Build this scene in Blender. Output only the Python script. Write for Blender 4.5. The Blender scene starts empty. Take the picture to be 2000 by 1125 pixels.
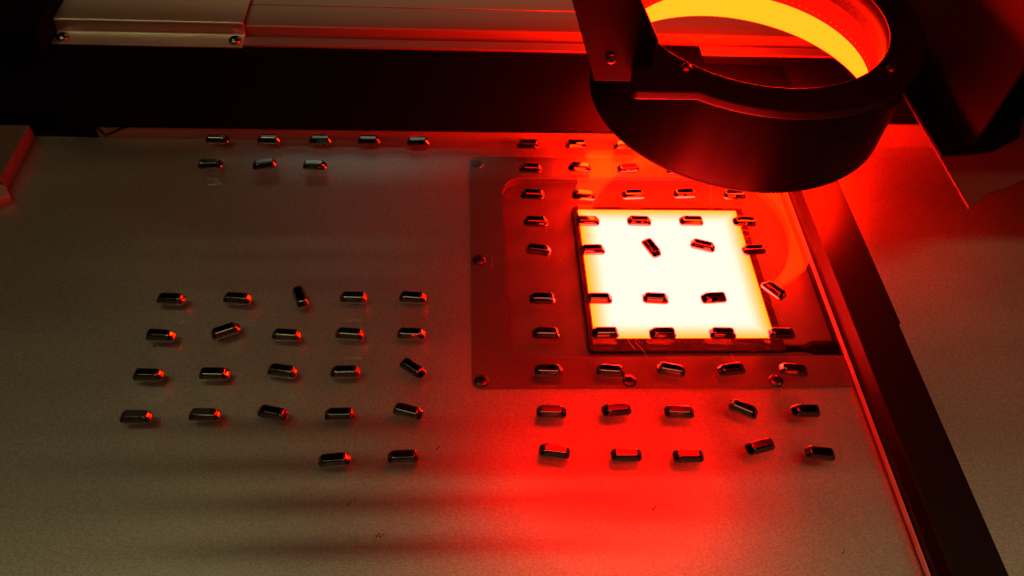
import bpy, bmesh, math, random
from mathutils import Matrix, Vector
random.seed(7)
C = bpy.context.collection
SC = bpy.context.scene
MM = 0.001                      # every dimension below is in millimetres

# ------------------------------------------------------------------ camera
cam = bpy.data.cameras.new('camera'); camo = bpy.data.objects.new('camera', cam); C.objects.link(camo)
right = (0.9980899, -0.03815836, 0.0485848)
down = (0.00135085, -0.77277129, -0.63468315)
fwd = (0.06176341, 0.63353648, -0.77124368)
M = Matrix(((right[0], -down[0], -fwd[0], -52.774 * MM),
            (right[1], -down[1], -fwd[1], -498.910 * MM),
            (right[2], -down[2], -fwd[2], 421.077 * MM),
            (0, 0, 0, 1)))
camo.matrix_world = M
cam.sensor_width = 36.0; cam.lens = 36.0 * 1533.56 / 2000.0
cam.clip_start = 0.01; cam.clip_end = 50
SC.camera = camo

# ------------------------------------------------------------------ world and lamps
w = bpy.data.worlds.new('World'); SC.world = w; w.use_nodes = True
bg = w.node_tree.nodes['Background']
bg.inputs[0].default_value = (1.0, 0.2, 0.12, 1); bg.inputs[1].default_value = 0.004

def area_lamp(name, loc, target, sx, sy, power, col):
    l = bpy.data.lights.new(name, 'AREA'); l.shape = 'RECTANGLE'
    l.size = sx * MM; l.size_y = sy * MM; l.energy = power; l.color = col
    o = bpy.data.objects.new(name, l); C.objects.link(o)
    o.location = Vector(loc) * MM
    o.rotation_euler = (Vector(target) - Vector(loc)).to_track_quat('-Z', 'Y').to_euler()
    return o
def soft_edge(o, gain):
    """added area lamp: bright in the middle, fading to its rim"""
    l = o.data; l.use_nodes = True; nt = l.node_tree; N, L = nt.nodes.new, nt.links.new
    e = nt.nodes['Emission']; g = N('ShaderNodeNewGeometry')
    sub = N('ShaderNodeVectorMath'); sub.operation = 'SUBTRACT'; L(g.outputs['Parametric'], sub.inputs[0]); sub.inputs[1].default_value = (0.5, 0.5, 0)
    flat = N('ShaderNodeVectorMath'); flat.operation = 'MULTIPLY'; L(sub.outputs[0], flat.inputs[0]); flat.inputs[1].default_value = (1, 1, 0)
    ln = N('ShaderNodeVectorMath'); ln.operation = 'LENGTH'; L(flat.outputs[0], ln.inputs[0])
    mr = N('ShaderNodeMapRange'); mr.interpolation_type = 'SMOOTHERSTEP'; L(ln.outputs['Value'], mr.inputs[0])
    mr.inputs[1].default_value = 0.0; mr.inputs[2].default_value = 0.5; mr.inputs[3].default_value = gain; mr.inputs[4].default_value = 0
    L(mr.outputs[0], e.inputs['Strength'])
LAMPCOL = (1.0, 0.85, 0.40)
# strip lamp overhead (added slats cast bands further down), soft ceiling glow to the far left
area_lamp('ceiling_strip_lamp', (150, -300, 1800), (150, -300, 0), 3800, 34, 4.4, LAMPCOL)
area_lamp('ceiling_panel', (-1050, 700, 1250), (-1050, 700, 0), 800, 1300, 0.06, LAMPCOL)
area_lamp('room_lamp', (-200, -1150, 1900), (-200, -400, 0), 1600, 600, 1.2, LAMPCOL)
area_lamp('rear_fill_lamp', (-250, 1400, 2100), (-250, 160, 0), 1300, 250, 7.0, LAMPCOL)  # added fill that brightens the aluminium profile and steel cover
rl = area_lamp('red_fill_lamp', (96, -164, 304), (96, -164, 0), 430, 250, 1.6, (1.0, 0.001, 0.0004)); rl.rotation_euler = (0, 0, 0); soft_edge(rl, 1.6)  # added red fill overhead, unseen, makes the red pool on the steel
wg = area_lamp('rear_fill_glow', (-230, 611, 552), (-230, 0, 400), 700, 150, 0.065, (0.9, 1.0, 0.75)); soft_edge(wg, 2.2)  # added soft glow for the back-row tops to mirror

SC.view_settings.view_transform = 'Standard'; SC.view_settings.look = 'None'
SC.view_settings.exposure = 0; SC.view_settings.gamma = 1
SC.render.engine = 'CYCLES'
cy = SC.cycles
cy.use_denoising = True
cy.max_bounces = 10; cy.transparent_max_bounces = 24; cy.glossy_bounces = 6; cy.diffuse_bounces = 4
cy.sample_clamp_indirect = 12.0
cy.caustics_reflective = True; cy.blur_glossy = 0.3

# ------------------------------------------------------------------ materials
def mat(name, col, rough=0.5, metal=0.0, spec=0.5, bump=None, vary=None, rvary=None, aniso=0.0):
    """principled surface; bump=(scale,stretch,strength) vary=(scale,stretch,amount) rvary=(scale,stretch,amount)"""
    m = bpy.data.materials.new(name); m.use_nodes = True
    nt = m.node_tree; b = nt.nodes['Principled BSDF']
    b.inputs['Base Color'].default_value = (*col, 1); b.inputs['Roughness'].default_value = rough
    b.inputs['Metallic'].default_value = metal; b.inputs['Specular IOR Level'].default_value = spec
    tc = nt.nodes.new('ShaderNodeTexCoord')
    def noise(scale, stretch, detail=3):
        mp = nt.nodes.new('ShaderNodeMapping'); mp.inputs['Scale'].default_value = stretch
        nt.links.new(tc.outputs['Object'], mp.inputs[0])
        n = nt.nodes.new('ShaderNodeTexNoise'); n.inputs['Scale'].default_value = scale
        n.inputs['Detail'].default_value = detail; nt.links.new(mp.outputs[0], n.inputs['Vector'])
        return n.outputs['Fac']
    if bump:
        bn = nt.nodes.new('ShaderNodeBump'); bn.inputs['Strength'].default_value = bump[2]
        bn.inputs['Distance'].default_value = 0.0003
        nt.links.new(noise(bump[0], bump[1]), bn.inputs['Height']); nt.links.new(bn.outputs[0], b.inputs['Normal'])
    if vary:
        r = nt.nodes.new('ShaderNodeMapRange'); r.inputs[1].default_value = 0.25; r.inputs[2].default_value = 0.75
        r.inputs[3].default_value = 1 - vary[2]; r.inputs[4].default_value = 1 + vary[2]
        nt.links.new(noise(vary[0], vary[1], 5), r.inputs[0])
        mx = nt.nodes.new('ShaderNodeMix'); mx.data_type = 'RGBA'; mx.blend_type = 'MULTIPLY'; mx.inputs[0].default_value = 1
        mx.inputs[6].default_value = (*col, 1); nt.links.new(r.outputs[0], mx.inputs[7])
        nt.links.new(mx.outputs[2], b.inputs['Base Color'])
    if aniso:                    # brushed along x: highlights spread along y
        b.inputs['Anisotropic'].default_value = aniso
        cx_ = nt.nodes.new('ShaderNodeCombineXYZ'); cx_.inputs[1].default_value = 1.0
        nt.links.new(cx_.outputs[0], b.inputs['Tangent'])
    if rvary:
        r = nt.nodes.new('ShaderNodeMapRange'); r.inputs[1].default_value = 0.25; r.inputs[2].default_value = 0.75
        r.inputs[3].default_value = rough - rvary[2]; r.inputs[4].default_value = rough + rvary[2]
        nt.links.new(noise(rvary[0], rvary[1], 4), r.inputs[0]); nt.links.new(r.outputs[0], b.inputs['Roughness'])
    return m

def emit_mat(name, col, strength):
    m = bpy.data.materials.new(name); m.use_nodes = True; nt = m.node_tree; nt.nodes.clear()
    e = nt.nodes.new('ShaderNodeEmission'); e.inputs[0].default_value = (*col, 1); e.inputs[1].default_value = strength
    o = nt.nodes.new('ShaderNodeOutputMaterial'); nt.links.new(e.outputs[0], o.inputs[0])
    return m

STEEL = mat('brushed_steel', (0.72, 0.71, 0.66), 0.41, 0.93, bump=(900, (0.6, 1, 1), 0.12), aniso=0.5,
            vary=(1300, (0.5, 1, 1), 0.30), rvary=(14, (0.35, 1, 1), 0.06))
COVER = mat('grained_steel', (0.30, 0.28, 0.26), 0.42, 0.96, bump=(1400, (1, 1, 1), 0.3), vary=(1700, (1, 1, 1), 0.2))
FLOOR = mat('painted_floor', (0.11, 0.10, 0.095), 0.5, 0.0, bump=(1200, (1, 1, 1), 0.1), vary=(60, (1, 1, 1), 0.06))
BLACK = mat('black_anodised', (0.004, 0.004, 0.004), 0.42, 0.0, spec=0.25, bump=(1600, (1, 1, 1), 0.12), vary=(300, (1, 1, 1), 0.15))
BLACK_SATIN = mat('black_satin', (0.0015, 0.0015, 0.0015), 0.34, 0.0, spec=0.06, vary=(200, (1, 1, 1), 0.15), rvary=(90, (1, 1, 0.05), 0.05))
BEAM = mat('black_beam_paint', (0.0045, 0.0045, 0.0045), 0.65, 0.0, spec=0.05, bump=(1600, (1, 1, 1), 0.1), vary=(300, (1, 1, 1), 0.15))
FRAME = mat('dark_grey_frame', (0.016, 0.015, 0.015), 0.6, 0.0, spec=0.1, vary=(200, (1, 1, 1), 0.3))
PANEL = mat('dark_side_panel', (0.014, 0.012, 0.012), 0.55, 0.0, spec=0.2, bump=(1500, (1, 1, 1), 0.3), vary=(900, (1, 1, 1), 0.2))
PAD = mat('black_rubber', (0.0008, 0.0008, 0.0008), 0.7, 0.0, spec=0.03)
BLACK_MATT = mat('black_matt', (0.003, 0.003, 0.003), 0.6, 0.0, spec=0.06, vary=(300, (1, 1, 1), 0.15))
ALU = mat('anodised_aluminium', (0.42, 0.42, 0.37), 0.45, 0.6, bump=(1500, (0.1, 1, 1), 0.1), vary=(700, (0.05, 1, 1), 0.08))
STAINLESS = mat('stainless_sheet', (0.78, 0.75, 0.62), 0.40, 0.9, bump=(900, (0.1, 1, 1), 0.1), vary=(600, (0.1, 1, 1), 0.08))
PALE = mat('pale_paint', (0.36, 0.31, 0.27), 0.55, vary=(120, (1, 1, 1), 0.06))
WHITE = mat('white_paint', (0.8, 0.78, 0.75), 0.5, vary=(120, (1, 1, 1), 0.05))
GREY = mat('grey_paint', (0.13, 0.125, 0.10), 0.5, vary=(150, (1, 1, 1), 0.08))
BROWN = mat('grey_powder_coat', (0.16, 0.13, 0.10), 0.6, bump=(1500, (1, 1, 1), 0.3), vary=(900, (1, 1, 1), 0.15))
CHROME = mat('dark_chrome', (0.38, 0.36, 0.33), 0.05, 1.0)
SCREW_M = mat('screw_steel', (0.50, 0.47, 0.42), 0.22, 1.0)
SCREW_D = mat('dark_screw_steel', (0.22, 0.20, 0.19), 0.25, 1.0)
HOLE = mat('black_recess', (0.01, 0.01, 0.01), 0.6)
INK = mat('black_print', (0.015, 0.013, 0.012), 0.5)
EDGE = mat('ground_glass_edge', (0.62, 0.60, 0.56), 0.3, 0.0)
WALLM = mat('room_wall_paint', (0.35, 0.33, 0.26), 0.8)
DUST = mat('dust', (0.6, 0.55, 0.5), 0.9)
RINGWALL = mat('dark_inner_wall', (0.012, 0.010, 0.010), 0.5)
# lamps that the photograph shows lit
RING_E = emit_mat('red_ring_diffuser', (1.0, 0.0048, 0.00014), 122.0)
LED_E = emit_mat('red_led_band', (1.0, 0.0015, 0.0002), 4)
DOT_E = emit_mat('red_led_dot', (1.0, 0.012, 0.0003), 5)

def backlight_mat():
    """luminous panel, a little weaker towards its rim"""
    m = bpy.data.materials.new('red_backlight_panel'); m.use_nodes = True; nt = m.node_tree; nt.nodes.clear()
    N, L = nt.nodes.new, nt.links.new
    tc = N('ShaderNodeTexCoord'); sp = N('ShaderNodeSeparateXYZ'); L(tc.outputs['Object'], sp.inputs[0])
    def edge(i):
        a = N('ShaderNodeMath'); a.operation = 'ABSOLUTE'; L(sp.outputs[i], a.inputs[0])
        d = N('ShaderNodeMath'); d.operation = 'SUBTRACT'; d.inputs[0].default_value = 62.5 * MM; L(a.outputs[0], d.inputs[1])
        return d.outputs[0]
    mn = N('ShaderNodeMath'); mn.operation = 'MINIMUM'; L(edge(0), mn.inputs[0]); L(edge(1), mn.inputs[1])
    mr = N('ShaderNodeMapRange'); mr.interpolation_type = 'SMOOTHSTEP'
    mr.inputs[1].default_value = -0.5 * MM; mr.inputs[2].default_value = 16 * MM
    L(mn.outputs[0], mr.inputs[0])
    cr = N('ShaderNodeMix'); cr.data_type = 'RGBA'; L(mr.outputs[0], cr.inputs[0])
    cr.inputs[6].default_value = (80, 0.62, 0.01, 1); cr.inputs[7].default_value = (130, 1.25, 0.98, 1)
    e = N('ShaderNodeEmission'); L(cr.outputs[2], e.inputs[0]); e.inputs[1].default_value = 1.0
    o = N('ShaderNodeOutputMaterial'); L(e.outputs[0], o.inputs[0])
    return m
BACK_E = backlight_mat()

def glass_mat():
    """clear sheet: each face lets light through and mirrors by its Fresnel share"""
    m = bpy.data.materials.new('clear_glass'); m.use_nodes = True; nt = m.node_tree; nt.nodes.clear()
    N, L = nt.nodes.new, nt.links.new
    t = N('ShaderNodeBsdfTransparent'); t.inputs[0].default_value = (0.97, 0.97, 0.965, 1)
    g = N('ShaderNodeBsdfGlossy'); g.inputs['Roughness'].default_value = 0.0
    lw = N('ShaderNodeLayerWeight'); lw.inputs['Blend'].default_value = 0.5
    # Schlick: 0.04 + 0.96 * facing^5, the same from both sides of a face
    p = N('ShaderNodeMath'); p.operation = 'POWER'; L(lw.outputs['Facing'], p.inputs[0]); p.inputs[1].default_value = 5
    a = N('ShaderNodeMath'); a.operation = 'MULTIPLY_ADD'; L(p.outputs[0], a.inputs[0]); a.inputs[1].default_value = 0.96; a.inputs[2].default_value = 0.04
    x = N('ShaderNodeMixShader'); L(a.outputs[0], x.inputs[0]); L(t.outputs[0], x.inputs[1]); L(g.outputs[0], x.inputs[2])
    o = N('ShaderNodeOutputMaterial'); L(x.outputs[0], o.inputs[0])
    return m
GLASS = glass_mat()

# ------------------------------------------------------------------ helpers
def tag(o, label=None, cat=None, group=None, kind=None):
    if label: o['label'] = label
    if cat: o['category'] = cat
    if group: o['group'] = group
    if kind: o['kind'] = kind
    return o
def thing(name, label, cat, loc=(0, 0, 0), rotz=0, group=None):
    o = bpy.data.objects.new(name, None); C.objects.link(o); o.empty_display_size = 0.01
    o.location = Vector(loc) * MM; o.rotation_euler = (0, 0, rotz)
    return tag(o, label, cat, group)
def obj(name, bm, m, parent=None, smooth=False, bevel=0, seg=2, weighted=False, loc=None):
    bmesh.ops.recalc_face_normals(bm, faces=bm.faces)
    me = bpy.data.meshes.new(name); bmesh.ops.scale(bm, vec=(MM, MM, MM), verts=bm.verts)
    bm.to_mesh(me); bm.free(); me.materials.append(m)
    o = bpy.data.objects.new(name, me); C.objects.link(o)
    if parent: o.parent = parent
    if loc: o.location = Vector(loc) * MM
    if smooth:
        for p in me.polygons: p.use_smooth = True
    if bevel:
        b = o.modifiers.new('bevel', 'BEVEL'); b.width = bevel * MM; b.segments = seg; b.limit_method = 'ANGLE'; b.angle_limit = math.radians(40)
        for p in me.polygons: p.use_smooth = True
        weighted = True
    if weighted:
        wn = o.modifiers.new('weighted', 'WEIGHTED_NORMAL'); wn.weight = 80; wn.keep_sharp = True
    return o
def box(x0, x1, y0, y1, z0, z1, bm=None):
    bm = bm or bmesh.new()
    v = [bm.verts.new((x, y, z)) for z in (z0, z1) for y in (y0, y1) for x in (x0, x1)]
    for f in ((0, 2, 3, 1), (4, 5, 7, 6), (0, 1, 5, 4), (2, 6, 7, 3), (0, 4, 6, 2), (1, 3, 7, 5)):
        bm.faces.new([v[i] for i in f])
    return bm
def rrect(x0, x1, y0, y1, r, n=6):
    """outline, r = radius or four radii (x0y0, x1y0, x1y1, x0y1)"""
    r = [r] * 4 if not isinstance(r, (list, tuple)) else r
    pts = []
    for (cx, cy, a0, q) in ((x0, y0, 180, r[0]), (x1, y0, 270, r[1]), (x1, y1, 0, r[2]), (x0, y1, 90, r[3])):
        sx = 1 if cx == x0 else -1; sy = 1 if cy == y0 else -1
        if q <= 0: pts.append((cx, cy)); continue
        for k in range(n + 1):
            a = math.radians(a0 + 90 * k / n)
            pts.append((cx + sx * q + q * math.cos(a), cy + sy * q + q * math.sin(a)))
    return pts
def circle(cx, cy, r, n=96):
    return [(cx + r * math.cos(2 * math.pi * k / n), cy + r * math.sin(2 * math.pi * k / n)) for k in range(n)]
def plate(outer, holes, z0, z1, tf=None):
    """flat plate with holes; tf maps (u,v,w) to xyz"""
    tf = tf or (lambda u, v, q: (u, v, q))
    bm = bmesh.new()
    loops = [outer] + list(holes)
    edges = {0: [], 1: []}; rows = []
    for lp in loops:
        vv = [[bm.verts.new(tf(x, y, z)) for (x, y) in lp] for z in (z0, z1)]
        n = len(lp)
        for k in (0, 1):
            for i in range(n): edges[k].append(bm.edges.new((vv[k][i], vv[k][(i + 1) % n])))
        rows.append(vv)
    for k in (0, 1): bmesh.ops.triangle_fill(bm, edges=edges[k], use_beauty=True, use_dissolve=False)
    for vv in rows:
        n = len(vv[0])
        for i in range(n):
            j = (i + 1) % n
            bm.faces.new((vv[0][i], vv[0][j], vv[1][j], vv[1][i]))
    return bm
def lathe(profile, n=96, closed=False, bm=None, cx=0, cy=0, cz=0):
    bm = bm or bmesh.new(); rings = []
    for r, z in profile:
        if r < 1e-6: rings.append([bm.verts.new((cx, cy, cz + z))])
        else: rings.append([bm.verts.new((cx + r * math.cos(2 * math.pi * k / n), cy + r * math.sin(2 * math.pi * k / n), cz + z)) for k in range(n)])
    prs = list(zip(rings, rings[1:])) + ([(rings[-1], rings[0])] if closed else [])
    for a, b in prs:
        for k in range(n):
            l = (k + 1) % n
            if len(a) == 1 and len(b) == 1: continue
            if len(a) == 1: bm.faces.new((a[0], b[l], b[k]))
            elif len(b) == 1: bm.faces.new((a[k], a[l], b[0]))
            else: bm.faces.new((a[k], a[l], b[l], b[k]))
    return bm
def extrude_x(profile, x0, x1):
    """closed (y,z) profile swept along x"""
    return plate(profile, [], x0, x1, tf=lambda u, v, q: (q, u, v))
def sheet_profile(pts, t):
    """offset an open (y,z) line by t to make a bent sheet"""
    n = len(pts); off = []
    for i in range(n):
        a = Vector(pts[max(i - 1, 0)]); b = Vector(pts[min(i + 1, n - 1)])
        if 0 < i < n - 1:
            d1 = (Vector(pts[i]) - a).normalized(); d2 = (b - Vector(pts[i])).normalized()
            n1 = Vector((-d1.y, d1.x)); n2 = Vector((-d2.y, d2.x)); m_ = (n1 + n2).normalized(); k = t / max(m_.dot(n1), 0.3)
        else:
            d1 = (b - a).normalized(); m_ = Vector((-d1.y, d1.x)); k = t
        off.append((pts[i][0] + m_.x * k, pts[i][1] + m_.y * k))
    return list(pts) + off[::-1]
def fillet(pts, r, n=4):
    """round the inner corners of an open (y,z) line"""
    out = [pts[0]]
    for i in range(1, len(pts) - 1):
        p = Vector(pts[i]); a = (Vector(pts[i - 1]) - p); b = (Vector(pts[i + 1]) - p)
        q = min(r, a.length * 0.45, b.length * 0.45)
        s, e = p + a.normalized() * q, p + b.normalized() * q
        for k in range(n + 1):
            t = k / n; v = s * (1 - t) ** 2 + p * 2 * t * (1 - t) + e * t * t; out.append((v.x, v.y))
    out.append(pts[-1]); return out
def face_dir(bm, direction):
    """turn a shape built along +z towards a direction"""
    q = Vector((0, 0, 1)).rotation_difference(Vector(direction)).to_matrix()
    bmesh.ops.rotate(bm, cent=(0, 0, 0), matrix=q, verts=bm.verts); return bm
def button_screw(parent, loc, r, m, direction=(0, 0, 1), name='screw', sock=True, hk=0.58):
    """button head with a hexagon socket, its socket a sub-part"""
    h = r * hk; s = r * 0.5
    prof = [(r, 0), (r, h * 0.18)] + [(r * math.cos(a), h * (0.18 + 0.82 * math.sin(a))) for a in (0.3, 0.55, 0.8, 0.98)] + [(s * 1.02, h), (s, h * 0.96), (s * 0.98, h * 0.35), (0, h * 0.35)]
    bm = face_dir(lathe(prof, 28), direction)
    o = obj(name, bm, m, parent, smooth=True, loc=loc)
    if sock:
        hb = lathe([(s * 0.93, h * 0.37), (s * 0.93, h * 0.93), (s * 0.8, h * 0.93), (s * 0.74, h * 0.4), (0, h * 0.4)], 6)
        obj('socket', face_dir(hb, direction), HOLE, o)
    return o

# ------------------------------------------------------------------ setting: steel bed, floor of the recess, room walls
BED = -5.6
HX0, HX1, HY0, HY1 = -22.5, 206.0, -207.5, -34.0          # opening in the bed
hole = rrect(HX0 - 1, HX1 + 1, HY0 - 1, HY1 + 1, (19, 0, 0, 19), 10)
o = obj('steel_table_top', plate([(-620, -620), (620, -620), (620, 8.3), (-620, 8.3)], [hole], BED - 3, BED), STEEL)
tag(o, kind='structure')
FZ = -12.8
o = obj('recess_floor', box(-45, 235, -225, -15, FZ - 2, FZ), FLOOR); tag(o, kind='structure')
o = obj('recess_wall', plate(rrect(HX0 - 6, HX1 + 6, HY0 - 6, HY1 + 6, (24, 0, 0, 24), 10), [rrect(HX0 - 0.4, HX1 + .5, HY0 - .4, HY1 + .4, (18.6, 0, 0, 18.6), 10)], FZ, BED - 3.02), FLOOR)
tag(o, kind='structure')
o = obj('rear_wall', box(-900, 900, 620, 640, -60, 520), WALLM); tag(o, kind='structure')

# ------------------------------------------------------------------ screwed cover plate round the opening
t = thing('cover_plate', 'grained steel cover plate with rounded corners framing the recess under the glass', 'cover plate')
obj('plate', plate(rrect(-47.5, 207.0, -232, -10.6, (6, 0, 0, 6), 6), [rrect(HX0, HX1, HY0, HY1, (18, 0, 0, 18), 10)], BED + 0.004, BED + 0.6), COVER, t)
for (x, y) in ((-41.4, -19.8), (-41.4, -122.6), (-41.3, -226), (54.5, -226.4), (151.4, -227)):
    button_screw(t, (x, y, BED + 0.6), 4.7, SCREW_D, hk=0.28)

# ------------------------------------------------------------------ backlight in the recess
t = thing('backlight_panel', 'glowing square red backlight panel in a dark frame inside the recess', 'light panel', (99, -127.5, FZ))
TOPZ = -9.4 - FZ
obj('frame', plate(rrect(-66.8, 68, -72.5, 64.5, 2), [rrect(-62.8, 62.8, -62, 62, 0.5)], 0, TOPZ), FRAME, t, bevel=0.5)
obj('light_surface', plate(rrect(-62.6, 62.6, -61.8, 61.8, 0.5), [], TOPZ - 3, TOPZ - 0.6), BACK_E, t)
c = obj('cable', face_dir(lathe([(0, 0), (3.0, 0), (3.0, 60), (0, 60)], 20), (1, 0, 0)), BLACK_MATT, t, smooth=True, loc=(66, -68.5, TOPZ - 4))
cb = lathe([(0, 0), (3.2, 0), (5.4, 6), (5.4, 60), (0, 60)], 20)
obj('plug', face_dir(cb, (1, 0, 0)), BLACK_MATT, c, smooth=True, loc=(17, 0, 0.5))
obj('cable_tie', box(0, 12, -1.2, 1.2, -1, 1), BLACK_MATT, c, loc=(22, -9, -1)).rotation_euler = (0, 0, -0.7)

# ------------------------------------------------------------------ glass sheet over the bed
GT = 3.6
t = thing('glass_sheet', 'large clear glass sheet lying over the steel table under the chrome pieces', 'glass')
o = obj('pane', plate([(-470, -470), (202.4, -470), (202.4, 7.6), (-470, 7.6)], [], -GT, 0), GLASS, t)
o = obj('ground_edge', box(202.42, 203.4, -470, 7.6, -GT, -0.15), EDGE, t)

# ------------------------------------------------------------------ right-hand rail
t = thing('guide_rail', 'long black rail running along the right edge of the glass sheet', 'rail')
RZ = 12.0
prof = [(204.2, BED + .01), (204.2, 4.5), (204.9, 5.2), (207.8, RZ), (239.0, RZ), (239.0, BED + .01)]
obj('rail_body', plate(prof, [], -640, 8.2, tf=lambda u, v, q: (u, q, v)), BLACK, t, bevel=0.35)
obj('rail_foot', box(239.02, 241.4, -192, 8, BED + .01, RZ - 1.2), BLACK, t, bevel=0.3)
obj('seal_strip', box(203.45, 204.18, -600, 7.5, FZ + .5, -0.4), BLACK_MATT, t)

# ------------------------------------------------------------------ back: pale strip, sticker, black gantry plate, aluminium profile
strip = [(-345.5, BED), (620, BED), (620, 17.6), (294.2, 17.6), (294.2, 7.2), (-345.5, 7.2)]
o = obj('backing_strip', plate(strip, [], 8.4, 10.4, tf=lambda u, v, q: (u, q, v)), PALE); tag(o, 'pale strip standing along the back edge of the glass behind the pieces', 'strip')
t = thing('warning_sticker', 'tilted black outlined warning sticker at left end of the pale strip', 'sticker')
band = [(-346.6, 6.9), (-340.6, -5.3), (-315.6, 6.9), (-320.6, 6.9), (-339.4, -2.3), (-343.9, 6.9)]
fx = lambda u, v, q: (u, q, v)
obj('outline', plate(band, [], 8.1, 8.38, tf=fx), INK, t)
obj('symbol', plate([(-336.5 + 3.4 * math.cos(a), 5.6 + 1.6 * math.sin(a)) for a in [k * math.pi / 8 for k in range(16)]], [], 8.14, 8.37, tf=fx), INK, t)

t = thing('gantry_beam', 'wide black flat beam cover lying behind the glass sheet', 'beam')
obj('top_plate', plate(rrect(-372.8, 293.6, 5.1, 103.3, (5, 3, 1, 1)), [], 7.3, 10.0), BEAM, t, bevel=0.4)
obj('rear_strip', box(-660, 660, 103.6, 115.0, 0, 9.6), BEAM, t, bevel=0.3)
obj('beam_body', box(-660, 660, 10.6, 103.1, -20, 7.1), BLACK_MATT, t, bevel=0.6)
obj('rear_block', box(294.2, 660, 10.7, 102.9, 7.2, 58), BLACK_MATT, t, bevel=0.5)
obj('left_end', box(-660, -373.8, 18.6, 103.0, 7.15, 9.4), BLACK_MATT, t, bevel=0.5)

t = thing('aluminium_profile', 'long pale aluminium profile with a groove behind the black beam', 'metal profile')
prof = [(115.3, 5.87), (115.3, 11.61), (126.8, 11.61), (127.3, 11.2), (127.3, 3.82), (134.4, 3.82), (134.4, 17.35), (135.5, 18.38), (167.9, 18.38), (168.3, 17.56), (168.9, 17.56), (169.3, 18.79), (248.2, 18.79), (248.2, 5.87)]
obj('profile', extrude_x(prof, -640, 640), ALU, t, bevel=0.25)

t = thing('steel_cover', 'bent stainless steel cover plate with two screws clamped on the profile', 'metal cover')
line = fillet([(109.8, 12.43), (127.8, 12.43), (129.3, 24.32), (279.0, 24.32)], 3.0, 6)
cv = obj('bent_sheet', extrude_x(sheet_profile(line, -1.6), -409.2, -247.3), STAINLESS, t, bevel=0.3)
for p in cv.data.polygons: p.use_smooth = True
button_screw(t, (-402.0, 118.9, 12.54), 5.8, SCREW_M); button_screw(t, (-254.4, 119.3, 12.54), 5.8, SCREW_M)
o = obj('clamp_block', plate([(-447.6, 93.4), (-410.2, 93.4), (-410.2, 279.0), (-447.6, 279.0), (-455.8, 115.0)], [], 10.1, 34.5), BLACK_MATT, None, bevel=1.0)
tag(o, 'matt black clamp block standing left of the stainless cover', 'block')

for x0, x1, y0, y1, z1, lb in ((99.7, 163.3, 98.6, 124.2, 13.56, 'black mounting pad furthest back, seen through the light ring'), (103.8, 200.2, 53.5, 98.0, 13.25, 'black mounting pad in the middle of three seen through the ring'), (200.8, 235.5, 49.4, 97.8, 12.64, 'black mounting pad rightmost of three seen through the ring')):
    o = obj('mounting_pad', box(x0, x1, y0, y1, 10.05, z1), PAD, None, bevel=0.3)
    tag(o, lb, 'pad', 'black pads on the beam cover')

# ------------------------------------------------------------------ left-hand rail end
t = thing('side_rail', 'grey painted rail end at the left edge of the picture', 'rail')
obj('rail_body', box(-520, -393.5, -57, 5.5, BED + .01, 8), GREY, t, bevel=0.5)
obj('foot_bracket', plate([(-520, -75), (-394, -75), (-386, -68), (-392, -57.2), (-520, -57.2)], [], BED + .01, 3), PALE, t, bevel=0.4)
button_screw(t, (-403.8, -41, 8), 3.6, SCREW_D)

# ------------------------------------------------------------------ ring light
CX, CY = 154.5, -5.5
t = thing('ring_light', 'big black cylindrical ring light glowing red and yellow inside, hanging over the glass', 'ring light', (CX, CY, 0))
ho = obj('housing', lathe([(111, 60), (111.3, 60.4), (111.3, 121.6), (110.8, 122), (92.6, 122), (92.6, 121), (109.4, 120), (109.6, 60.6), (110, 60)], 128, closed=True), BLACK_SATIN, t, smooth=True, weighted=True)
obj('diffuser', lathe([(109.3, 57.5), (108.6, 57.2), (107.8, 57.9), (90.5, 88.2), (91.4, 88.8)], 128), RING_E, t, smooth=True)
obj('diffuser_lip', lathe([(108.2, 57.0), (111.0, 57.6), (111.0, 60), (109.7, 60), (109.4, 57.6)], 128, closed=True), BLACK_MATT, t, smooth=True, weighted=True)
lb = obj('led_band', lathe([(91.2, 88.6), (91.2, 106.5), (92.0, 106.5)], 128), LED_E, t, smooth=True)
db = bmesh.new()
for k in range(96):
    a = 2 * math.pi * k / 96; x, y = 91.0 * math.cos(a), 91.0 * math.sin(a)
    u = Vector((-math.sin(a), math.cos(a), 0))
    for z in (92.2,):
        vs = [db.verts.new(Vector((x, y, z)) + u * du + Vector((0, 0, dz))) for du, dz in ((-.8, -.5), (.8, -.5), (.8, .5), (-.8, .5))]
        db.faces.new(vs)
o = obj('led_dots', db, DOT_E, lb); o['kind'] = 'stuff'
obj('inner_wall', lathe([(91.6, 106.7), (89.6, 107), (89.2, 127.0), (90.5, 127.0), (91.6, 126)], 128), RINGWALL, t, smooth=True)
# flange with its tab
FR = 113.6
tab = [(63.0 - CX, -51.0 - CY), (51.4 - CX, -90.5 - CY)]
cor = (52.2 - CX, -100.7 - CY); end = (92.9 - CX, -100.7 - CY)
a_end = math.atan2(end[1], end[0]); a_start = math.atan2(tab[0][1], tab[0][0])
pts = []
a0 = math.atan2(-math.sqrt(FR ** 2 - 61.6 ** 2), -61.6)          # where the tab front meets the rim
a1 = math.radians(180 + 20)
k = 110
start = a0; stop = a1 if a1 < 0 else a1 - 2 * math.pi
sweep = (stop - start) % (2 * math.pi)
for i in range(k + 1):
    a = start + sweep * i / k; pts.append((FR * math.cos(a), FR * math.sin(a)))
pts += [(62.2 - CX, -49 - CY), (51.8 - CX, -88 - CY), (51.2 - CX, -97 - CY), (52.4 - CX, -99.8 - CY), (55.0 - CX, -101.2 - CY)]
fl = obj('mounting_flange', plate(pts, [circle(0, 0, 89.4, 128)], 122.2, 128.2), BLACK, t, bevel=0.6)
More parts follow.
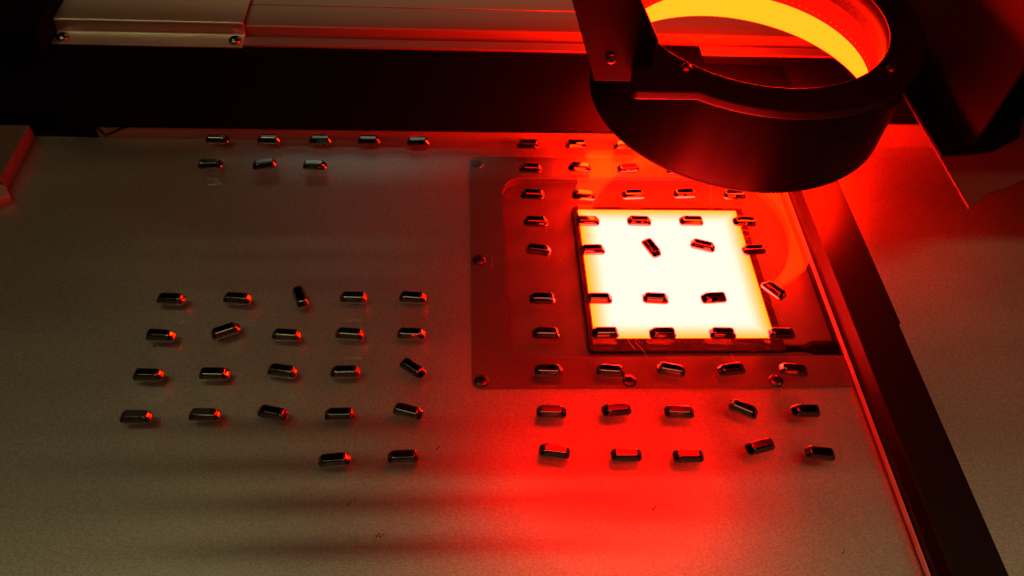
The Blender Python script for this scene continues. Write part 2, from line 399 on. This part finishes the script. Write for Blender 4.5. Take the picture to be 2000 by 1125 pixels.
for (x, y) in ((88.8, -77.0), (226.4, -73.6), (226, 62), (88, 64)):
    button_screw(fl, (x - CX, y - CY, 128.2), 4.3, SCREW_D)

# upright arm on the left of the ring
Y0 = -75
t = thing('hanger_arm', 'slanted black hanger arm carrying the ring light on its left side', 'arm')
def xz(pts, y0, y1): return plate(pts, [], y0, y1, tf=lambda u, v, q: (u, q, v))
obj('arm_plate', xz([(7.5, 182.4), (31.5, 116.6), (66.4, 116.6), (68.0, 147), (46.9, 183), (0, 300), (-40, 300)], Y0, Y0 + 5), BLACK_MATT, t, bevel=0.5)
button_screw(t, (40.2, Y0, 133.4), 3.6, SCREW_D, (0, -1, 0))

# side plates on the right of the ring
t = thing('side_bracket', 'black upright side bracket with a lower grey plate right of the ring light', 'bracket')
obj('lower_plate', plate([(280, 260), (280, -141.5), (300.5, -127.0), (316.5, -120.8), (333, -112.0), (420, -92), (420, 260)], [], 68.4, 70), BROWN, t, bevel=0.2)
obj('upper_plate', plate([(280.2, 258), (280.2, -91), (298.6, -89.6), (319.8, -85.8), (347, -70), (361, -46), (420, -20), (420, 258)], [], 70.05, 72), BLACK, t, bevel=0.2)
obj('side_panel', box(304, 307, -84, 255, 72.05, 420), PANEL, t, bevel=0.2)

# ------------------------------------------------------------------ chrome pieces
def piece_bm():
    """small tapered bar with a flat narrower top, sloping ends and rounded foot"""
    sec = [  # x0, x1, y0, y1, corner radius, z
        (-8.2, 8.2, -3.0, 3.0, 1.9, 0.0), (-8.9, 8.8, -3.65, 3.65, 2.4, 0.3), (-9.2, 9.1, -3.95, 3.95, 2.6, 0.8), (-9.3, 9.2, -4.05, 4.05, 2.7, 1.4),
        (-9.2, 9.15, -3.98, 3.98, 2.7, 2.0), (-8.85, 8.9, -3.8, 3.82, 2.55, 2.6), (-8.3, 8.5, -3.55, 3.6, 2.4, 3.2), (-7.7, 8.05, -3.25, 3.3, 2.1, 4.0),
        (-7.05, 7.6, -2.92, 2.96, 1.8, 4.9), (-6.85, 7.45, -2.78, 2.82, 1.7, 5.15), (-6.7, 7.32, -2.66, 2.7, 1.6, 5.28),
        (-6.1, 6.82, -2.16, 2.2, 1.4, 5.58), (-5.95, 6.7, -2.05, 2.09, 1.35, 5.63), (-5.75, 6.5, -1.9, 1.94, 1.25, 5.66)]
    bm = bmesh.new(); rings = []
    for x0, x1, y0, y1, r, z in sec:
        rings.append([bm.verts.new((x, y, z)) for x, y in rrect(x0, x1, y0, y1, r, 4)])
    n = len(rings[0])
    for a, b in zip(rings, rings[1:]):
        for k in range(n):
            l = (k + 1) % n; bm.faces.new((a[k], a[l], b[l], b[k]))
    bm.faces.new(rings[0][::-1]); bm.faces.new(rings[-1])
    return bm
SCRATCHES = ([(178.1, -290.8), (184.4, -285.1), (190.0, -280.7)], [(61.0, -199.3), (65.5, -205.9), (67.8, -213.3)], [(56.4, -197.6), (60.2, -205.1)], [(-31.9, -124.3), (-32.6, -135.9)], [(2.7, -328.7), (-0.1, -335.0), (-2.4, -344.3)], [(124.1, -208.7), (124.7, -215.2)], [(220.2, -85.1), (221.0, -106.5)], [(144.1, -41.4), (139.0, -70.4)])
CRUMBS = ((-117.1, -310.2), (55.1, -316.1), (157.6, -343.3), (-100.1, -329.1), (-98.2, -329.4), (-68.4, -276.4))
PIECES = {
    'LB0': [(-248.7, -1.6, -0.4), (-208.3, -0.8, -0.4), (-167.8, -0.6, -0.4), (-129.0, -0.5, 1.1), (-89.4, -1.6, 4.2)],
    'LB1': [(-248.3, -31.3, 4.0), (-207.2, -30.6, 13.3), (-168.6, -31.2, -2.1)],
    'LF0': [(-247.3, -164.6, -3.8), (-203.9, -164.1, -5.1), (-162.5, -162.3, -67.7), (-126.9, -163.2, -1.3), (-87.2, -163.2, -3.8)],
    'LF1': [(-246.8, -194.5, -5.1), (-206.6, -190.9, 23.9), (-167.2, -194.3, -3.9), (-126.8, -193.6, -3.9), (-86.9, -193.7, -1.4)],
    'LF2': [(-247.0, -224.5, -1.6), (-207.2, -224.0, -1.6), (-165.8, -222.0, -8.6), (-126.7, -223.0, 0.8), (-84.8, -220.5, -37.3)],
    'LF3': [(-246.8, -254.1, -1.7), (-207.1, -253.1, -1.7), (-167.2, -252.1, -12.8), (-127.1, -253.5, 0.6), (-86.3, -251.8, -16.3)],
    'LF4': [(-127.3, -283.7, 4.8), (-87.6, -282.3, 1.5)],
    'RB0': [(-0.4, -3.0, -0.4), (39.6, -2.3, -0.4), (79.0, -3.4, -0.4)],
    'RB1': [(0.1, -32.1, -3.5), (39.6, -30.2, -5.0), (78.7, -30.8, 5.2), (118.0, -32.0, 3.8)],
    'RB2': [(0.1, -61.7, -2.2), (39.8, -61.8, -6.5), (78.7, -60.8, 3.5), (119.4, -59.1, 4.9), (158.8, -59.8, 0.7)],
    'RB3': [(0.9, -90.7, -2.3), (39.8, -89.8, -2.2), (79.1, -89.5, -2.2), (119.1, -89.1, -2.2), (160.2, -89.3, -2.2)],
    'RB4': [(1.1, -119.0, -7.8), (40.7, -118.8, 0.3), (84.3, -116.5, -64.4), (122.9, -114.2, -17.7), (160.5, -118.1, 5.5)],
    'RF0': [(1.2, -164.0, -1.2), (40.6, -164.0, -1.2), (80.0, -163.9, -3.8), (121.2, -163.5, 3.8), (165.8, -156.0, -51.4)],
    'RF1': [(1.8, -193.5, -1.4), (41.5, -193.2, -0.2), (80.2, -193.7, -0.2), (121.0, -193.8, -1.4), (161.5, -194.0, -1.4)],
    'RF2': [(1.8, -223.0, -1.5), (41.4, -223.3, -3.9), (80.9, -222.7, -11.2), (120.7, -222.6, 8.7), (161.7, -223.2, -7.6)],
    'RF3': [(1.3, -253.0, -2.8), (41.9, -251.9, 6.2), (80.8, -253.8, -2.8), (121.7, -252.0, -27.4), (161.2, -253.8, -2.8)],
    'RF4': [(1.3, -279.8, -8.5), (43.9, -282.7, 0.3), (81.1, -283.8, 0.3), (126.2, -278.0, 14.6), (161.8, -283.2, -8.6)],
}
BLOCKN = {'LB': 'back left pair of rows', 'LF': 'front left block on bare steel', 'RB': 'back right block around the backlight', 'RF': 'front right block'}
ORD = ['first', 'second', 'third', 'fourth', 'fifth']
proto = None
for key, lst in PIECES.items():
    blk, row = key[:2], int(key[2])
    for i, (x, y, a) in enumerate(lst):
        if proto is None:
            o = proto = obj('chrome_piece', piece_bm(), CHROME, None, smooth=True, weighted=True)
        else:
            o = proto.copy(); C.objects.link(o)
        o.location = (x * MM, y * MM, 0.00002)
        flip = random.random() < 0.4
        o.rotation_euler = (0, 0, math.radians(a + random.uniform(-1, 1)) + (math.pi if flip else 0))
        where = {'LB': 'back left group', 'LF': 'front left group', 'RB': 'back right group', 'RF': 'front right group'}[blk]
        if abs(a) > 30: how = 'strongly turned chrome piece'
        elif a > 8: how = 'upward slanting chrome piece'
        elif a < -8: how = 'downward slanting chrome piece'
        else: how = 'chrome piece'
        tag(o, f'{how} in {where}, {ORD[row]} row from back, {ORD[i]} from left', 'metal piece', 'small chrome pieces laid out in rows')

# ------------------------------------------------------------------ dust and hair scratches on the glass
db = bmesh.new()
for k in range(700):
    if k < 420: x, y = random.uniform(-30, 200), random.uniform(-225, 5)
    else: x, y = random.uniform(-420, 200), random.uniform(-400, 5)
    r = random.uniform(0.08, 0.22) * (1.6 if random.random() < 0.06 else 1); a0 = random.uniform(0, 6)
    vs = [db.verts.new((x + r * math.cos(a0 + q * 1.2566) * random.uniform(.6, 1.3), y + r * math.sin(a0 + q * 1.2566) * random.uniform(.6, 1.3), 0.03 + (0.04 if q % 2 else 0))) for q in range(5)]
    db.faces.new(vs)
o = obj('dust', db, DUST); tag(o, 'fine pale dust specks on the glass around the backlight', 'dust', kind='stuff')

sb = bmesh.new()
def hair(pts, wd):
    for (x0, y0), (x1, y1) in zip(pts, pts[1:]):
        d = Vector((y0 - y1, x1 - x0)).normalized() * wd
        sb.faces.new([sb.verts.new(q) for q in ((x0 - d.x, y0 - d.y, .02), (x1 - d.x, y1 - d.y, .03), (x1 + d.x, y1 + d.y, .05), (x0 + d.x, y0 + d.y, .04))])
for pts in SCRATCHES: hair(pts, 0.13)
for k in range(60):
    x, y, a, l = random.uniform(60, 195), random.uniform(-225, -20), random.uniform(0, 6.3), random.uniform(1, 7)
    hair([(x, y), (x + l * .5 * math.cos(a), y + l * .5 * math.sin(a)), (x + l * math.cos(a + .3), y + l * math.sin(a + .3))], 0.045)
o = obj('scratches', sb, DUST); tag(o, 'fine hair scratches on the glass sheet', 'scratches', kind='stuff')
sb = bmesh.new()
for x, y in CRUMBS:
    lathe([(0, .5), (.5, .25), (.35, .02)], 6, bm=sb, cx=x, cy=y)
    hair([(x, y), (x + 1.3, y + .9), (x + 1.9, y + 2.2)], .22)
o = obj('crumbs', sb, INK); tag(o, 'few dark crumbs lying on the near part of the glass', 'crumbs', kind='stuff')

# ------------------------------------------------------------------ unseen slats added under the strip lamp to cast bands of shade
t = thing('shadow_slats', 'unseen dark slats added overhead to cast bands of shade', 'slats')
k = (1800 - 450) / (1800 - BED)
for ys in (-119, -145, -257, -283, -307, -333):
    y = -300 + (ys + 300) * k; wd = 3.5 if ys < -200 else 1.6
    obj('slat', box(-330, 120, y - wd, y + wd, 449, 451), BLACK_MATT, t)

# ------------------------------------------------------------------ unseen shell round the red lamp added over the table
t = thing('red_fill_housing', 'unseen flat lamp added over the table to give the red pool on the steel', 'fill lamp', (96, -164, 306))
obj('lamp_shell', plate(rrect(-222, 222, -130, 130, 50, 8), [], 0, 60), BLACK_MATT, t, bevel=4)
obj('collar', lathe([(50, 60.5), (50, 75), (0, 75), (0, 60.5)], 48), PAD, t)

# ------------------------------------------------------------------ unseen board added to keep lamp light off the table back and red pool
o = obj('shade_board', plate([(-300, -150), (10, -150), (10, -318), (255, -318), (255, -150), (800, -150), (800, 430), (-1300, 430), (-1300, 60), (-300, 60)], [], 452, 470), PAD, None, bevel=1.0)
tag(o, 'unseen black board added to shade the back half and the red pool', 'shade board')
